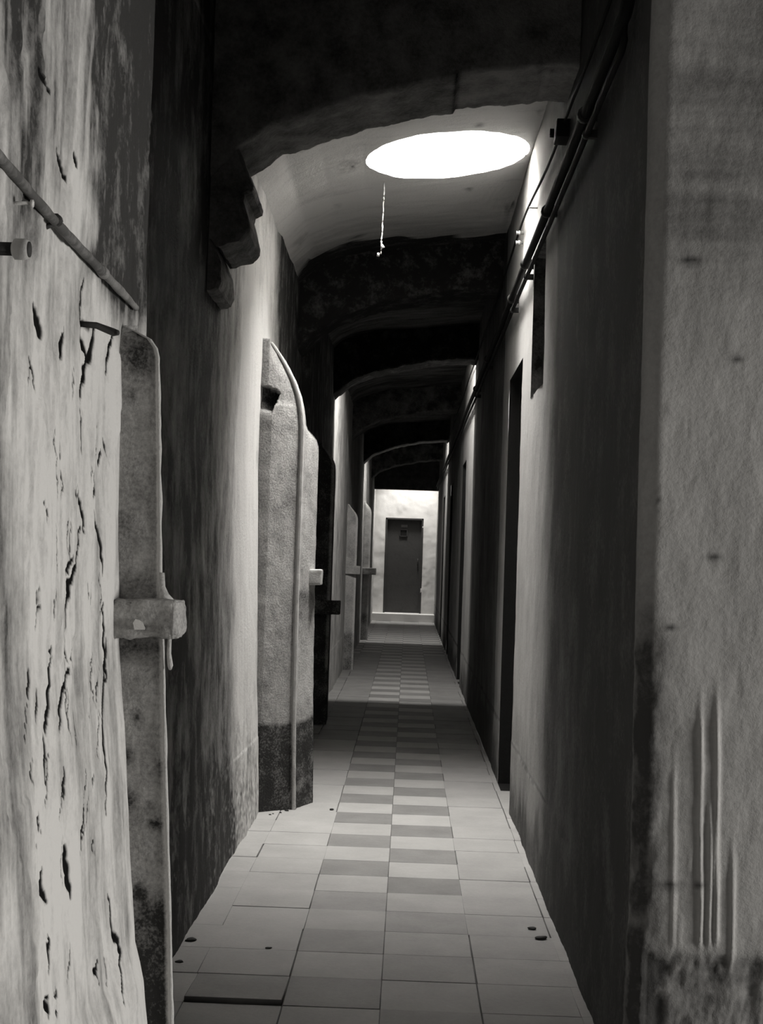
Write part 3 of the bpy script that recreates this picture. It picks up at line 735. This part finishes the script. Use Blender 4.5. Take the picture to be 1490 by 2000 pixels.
def bracket(px0, px1, py0, py1, y, xl, lab, stain_shade):
    A = at(px0, py0, 'Y', y); B = at(px1, py1, 'Y', y)
    o = rough_block('stone_bracket', (xl, y, B.z), (B.x, y + 0.12, A.z), M_PIER, 0.008, None, 0.004, stain_shade, 7, 20)
    return put(o, lab, 'bracket', 'brackets on the left piers')
bracket(584, 627, 1111, 1143, 6.80, -0.515, 'small pale bracket on the white-ribbed second pier', 0.12)
bracket(640, 663, 1173, 1201, 9.97, -0.66, 'bracket low on the third pier, its shade painted black, against the lit wall', 0.9)  # silhouette darkness painted into the block's tone
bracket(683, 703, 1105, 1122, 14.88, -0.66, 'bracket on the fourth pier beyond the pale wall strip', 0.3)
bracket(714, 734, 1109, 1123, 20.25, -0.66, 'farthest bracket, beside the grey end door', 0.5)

# ------------------------------------------------------------------ pipes and cable
bm = bmesh.new()
pe = at(265, 603, 'X', -0.622); ps = at(40, 352, 'X', -0.622)
d = (pe - ps); p0 = ps - d * 0.9
pts = [p0.lerp(pe, t) + Vector((0.002 * math.sin(t * 9), 0, 0.003 * math.sin(t * 7))) for t in np.linspace(0, 1, 60)]
tube(bm, pts, [0.0088 * (1 + 0.10 * random.uniform(-1, 1)) * (0.75 if i > 56 else 1) for i in range(60)], 12)
root = bpy.data.objects.new('water_pipe', None); COL.objects.link(root)
put(root, 'flaking rusty pipe running along the left wall above the nearest pier', 'pipe')
lp = bm_obj('pipe', bm, M_LPIPE, root)
for v in lp.data.vertices:
    lp.data.attributes['stain_shade'].data[v.index].value = 0.85 - 0.45 * float(sst(2.65, 2.9, v.co.y))
bm = bmesh.new(); q = p0.lerp(pe, 0.80); dn = d.normalized()
tube(bm, [q, q + dn * 0.03], 0.0115, 12); bm_obj('coupling', bm, M_LPIPE, root, stain_shade=0.1)
for t in (0.60,):
    q = p0.lerp(pe, t); bm = bmesh.new()
    tube(bm, [q + Vector((0.0, 0, -0.004)), q + Vector((-0.05, 0, -0.028))], 0.005, 8); tube(bm, [q - dn * 0.006, q + dn * 0.006], 0.0105, 10)
    bm_obj('clamp', bm, M_IRON, root)

def wall_run(name, label, z, r, x, y0, y1, clamps, wob=0.004, up=None, grp=None):
    root = bpy.data.objects.new(name, None); COL.objects.link(root); put(root, label, 'pipe' if 'pipe' in name else 'cable', grp)
    ys_ = np.linspace(y0, y1, 120)
    pts = [(x, y, z + wob * math.sin(y * 2.1) + (up(y) if up else 0)) for y in ys_]
    pts = [(x, y0 - 0.0, 3.36), (x, y0, pts[0][2] + 0.06), (x, y0 + 0.01, pts[0][2] + 0.015)] + [(x, y0 + 0.05, pts[0][2])] + pts[1:]
    bm = bmesh.new(); tube(bm, pts, r, 10); bm_obj('pipe' if 'pipe' in name else 'wire', bm, M_PIPE, root)
    for yc in clamps:
        zc = z + wob * math.sin(yc * 2.1) + (up(yc) if up else 0)
        bm = bmesh.new(); tube(bm, [(x, yc - 0.012, zc), (x, yc + 0.012, zc)], r * 1.45, 12)
        box(bm, (x, yc - 0.010, zc - r * 1.3), (XR + 0.01, yc + 0.010, zc + r * 1.3), 0.002)
        bm_obj('clamp', bm, M_IRON, root)
    return root
wall_run('service_pipe', 'thick black pipe running high along the right wall under the skylight', 2.545, 0.0165, 0.488, 3.36, 26.0, [4.2, 5.35, 6.35, 7.2, 9.4, 11.0])
wall_run('service_pipe', 'thinner black pipe just below the thick one high on the right wall', 2.487, 0.0095, 0.495, 3.46, 26.0, [4.2, 6.35, 7.2, 9.4, 11.0])
root = wall_run('electric_cable', 'thin dark cable strung on white insulators along the top of the right wall', 2.77, 0.0055, 0.505, 3.55, 20.0, [], 0.006, lambda y: 0.085 * float(sst(5.2, 7.0, y)) - 0.03 * float(sst(5.0, 4.0, y)))
bm = bmesh.new(); q = at(1095, 262, 'X', 0.50)
box(bm, (0.478, q.y - 0.075, q.z - 0.03), (XR + 0.01, q.y + 0.04, q.z + 0.035), 0.005)
tube(bm, [(0.475, q.y - 0.01, q.z), (0.46, q.y - 0.01, q.z)], 0.016, 12)
bm_obj('junction_box', bm, M_BLACK, root)
for px, py in ((1041, 406), (1015, 455), (1014, 474)):
    q = at(px, py, 'X', 0.505); bm = bmesh.new()
    tube(bm, [(XR + 0.005, q.y, q.z), (0.512, q.y, q.z), (0.510, q.y, q.z), (0.50, q.y, q.z), (0.498, q.y, q.z), (0.488, q.y, q.z)], [0.008, 0.008, 0.012, 0.012, 0.007, 0.011] if py > 410 else [.004, .004, .005, .005, .004, .004], 12)
    bm_obj('insulator', bm, M_WHITE, root)

# cord hanging from the far lip of the skylight
ct = at(751, 343, 'Y', 6.97); cb = at(743, 500, 'Y', 6.97)
root = bpy.data.objects.new('hanging_cord', None); COL.objects.link(root); root.location = (ct.x, 6.97, ct.z)
put(root, 'thin pale cord hanging down from the rim of the round skylight', 'cord')
bm = bmesh.new(); n = 40
pts = [Vector((0.0012 * math.sin(i * 0.7) - 0.006 * (i / n) ** 2, 0.0, 0.03 + (cb.z - ct.z - 0.02) * i / n)) for i in range(n + 1)]
tube(bm, pts, [0.0032 + (0.0022 if i in (5, 14, 15, 27, 34) else 0) for i in range(n + 1)], 8); bm_obj('cord', bm, M_WHITE, root)
bm = bmesh.new(); e = pts[-1]
tube(bm, [e + Vector((0.003, 0, 0.05)), e + Vector((0.008, 0, 0.035)), e + Vector((0.002, 0, 0.02))], [0.004, 0.011, 0.005], 10)
tube(bm, [e + Vector((-0.012, 0, 0.005)), e + Vector((-0.014, 0, -0.012))], [0.006, 0.007], 8); bm_obj('pull_toggle', bm, M_WHITE, root)

# ------------------------------------------------------------------ small fittings on the near left wall
root = bpy.data.objects.new('wall_knob', None); COL.objects.link(root)
q = at(47, 487, 'X', -0.575); root.location = (-0.60, q.y, q.z)
put(root, 'round dark knob with a pale rim below the pipe on the left wall', 'knob')
bm = bmesh.new(); tube(bm, [(-0.05, 0, 0), (0.012, 0, 0)], 0.010, 12); bm_obj('stem', bm, M_IRON, root)
bm = bmesh.new(); tube(bm, [(0.008, 0, 0), (0.012, 0, 0), (0.026, 0, 0), (0.032, 0, 0)], [0.010, 0.0155, 0.0155, 0.013], 20); bm_obj('knob_head', bm, plain('worn_knob', 0.5, 0.5), root)
bm = bmesh.new(); tube(bm, [(0.030, 0, 0), (0.0335, 0, 0)], 0.0115, 20); bm_obj('knob_face', bm, M_IRON, root)
q = at(44, 397, 'X', -0.615); bm = bmesh.new()
tube(bm, [(-0.66, q.y, q.z), (-0.60, q.y, q.z)], 0.003, 8); tube(bm, [(-0.602, q.y, q.z), (-0.598, q.y, q.z)], 0.006, 10)
put(bm_obj('nail', bm, M_WHITE, None, stain_shade=0.2), 'pale nail head at the edge of the left wall above the round knob', 'nail')
q = at(186, 634, 'X', -0.61); q2 = at(214, 648, 'X', -0.59); bm = bmesh.new()
tube(bm, [(-0.66, q.y, q.z + 0.002), (-0.61, q.y + 0.01, q.z), (-0.585, q.y + 0.05, q.z - 0.006), (-0.575, q2.y + 0.01, q2.z)], [0.005, 0.0065, 0.008, 0.005], 8)
put(bm_obj('iron_hook', bm, M_IRON, None), 'bent rusty iron hook stuck in the cracked plaster beside the nearest pier', 'hook')

# ------------------------------------------------------------------ loose tile and crumbs on the floor
x0, x1, y0, y1 = LOOSE
V, FF, SS = [], [], []
add_tile(x0, x1 - 0.002, y0 + 0.004, y1, 0.0, 0.40, tilt=0.013, th=0.018, out=(V, FF, SS))
put(link('floor_tile', np_mesh('floor_tile', V, FF, {'stain_shade': SS}, smooth=False), M_FLOOR), 'loose plain floor tile with its near edge lifted at the front left', 'tile')
def crumb(px, py, r, lab, flat=0.4, grp='crumbs on the floor'):
    q = at(px, py, 'Z', 0.0); bm = bmesh.new()
    bmesh.ops.create_icosphere(bm, subdivisions=2, radius=r)
    for v in bm.verts:
        k = 1 + 0.35 * float(vnoise(v.co.x / r * 1.3 + px, v.co.y / r * 1.3, v.co.z / r * 1.3))
        v.co = Vector((v.co.x * k * 1.3, v.co.y * k, max(v.co.z * k * flat, -r * 0.2)))
    o = bm_obj('plaster_crumb', bm, M_IRON, None, stain_shade=0.3); o.location = (q.x, q.y, r * 0.2 + 0.001)
    put(o, lab, 'crumb', grp)
crumb(1056, 1834, 0.016, 'larger dark flake on the tiles at the right, by the wall foot')
crumb(1040, 1815, 0.011, 'smaller dark flake just behind the larger one near the right wall')
crumb(525, 1853, 0.008, 'dark crumb in the middle of the plain left tiles')
crumb(373, 1838, 0.014, 'dark crumb at the foot of the left wall beside the nearest pier')
crumb(351, 1880, 0.010, 'small dark crumb on the left nearest the lifted tile')
crumb(648, 1582, 0.010, 'dark crumb at the joint beside the second pier')
for px, py, r in ((540, 1583, .007), (548, 1588, .005), (560, 1584, .008), (571, 1580, .006), (533, 1590, .004), (585, 1576, .005), (527, 1592, .005)):
    crumb(px, py, r, 'tiny crumb of fallen plaster at the foot of the second pier', 0.6, 'plaster crumbs at the foot of the second pier')
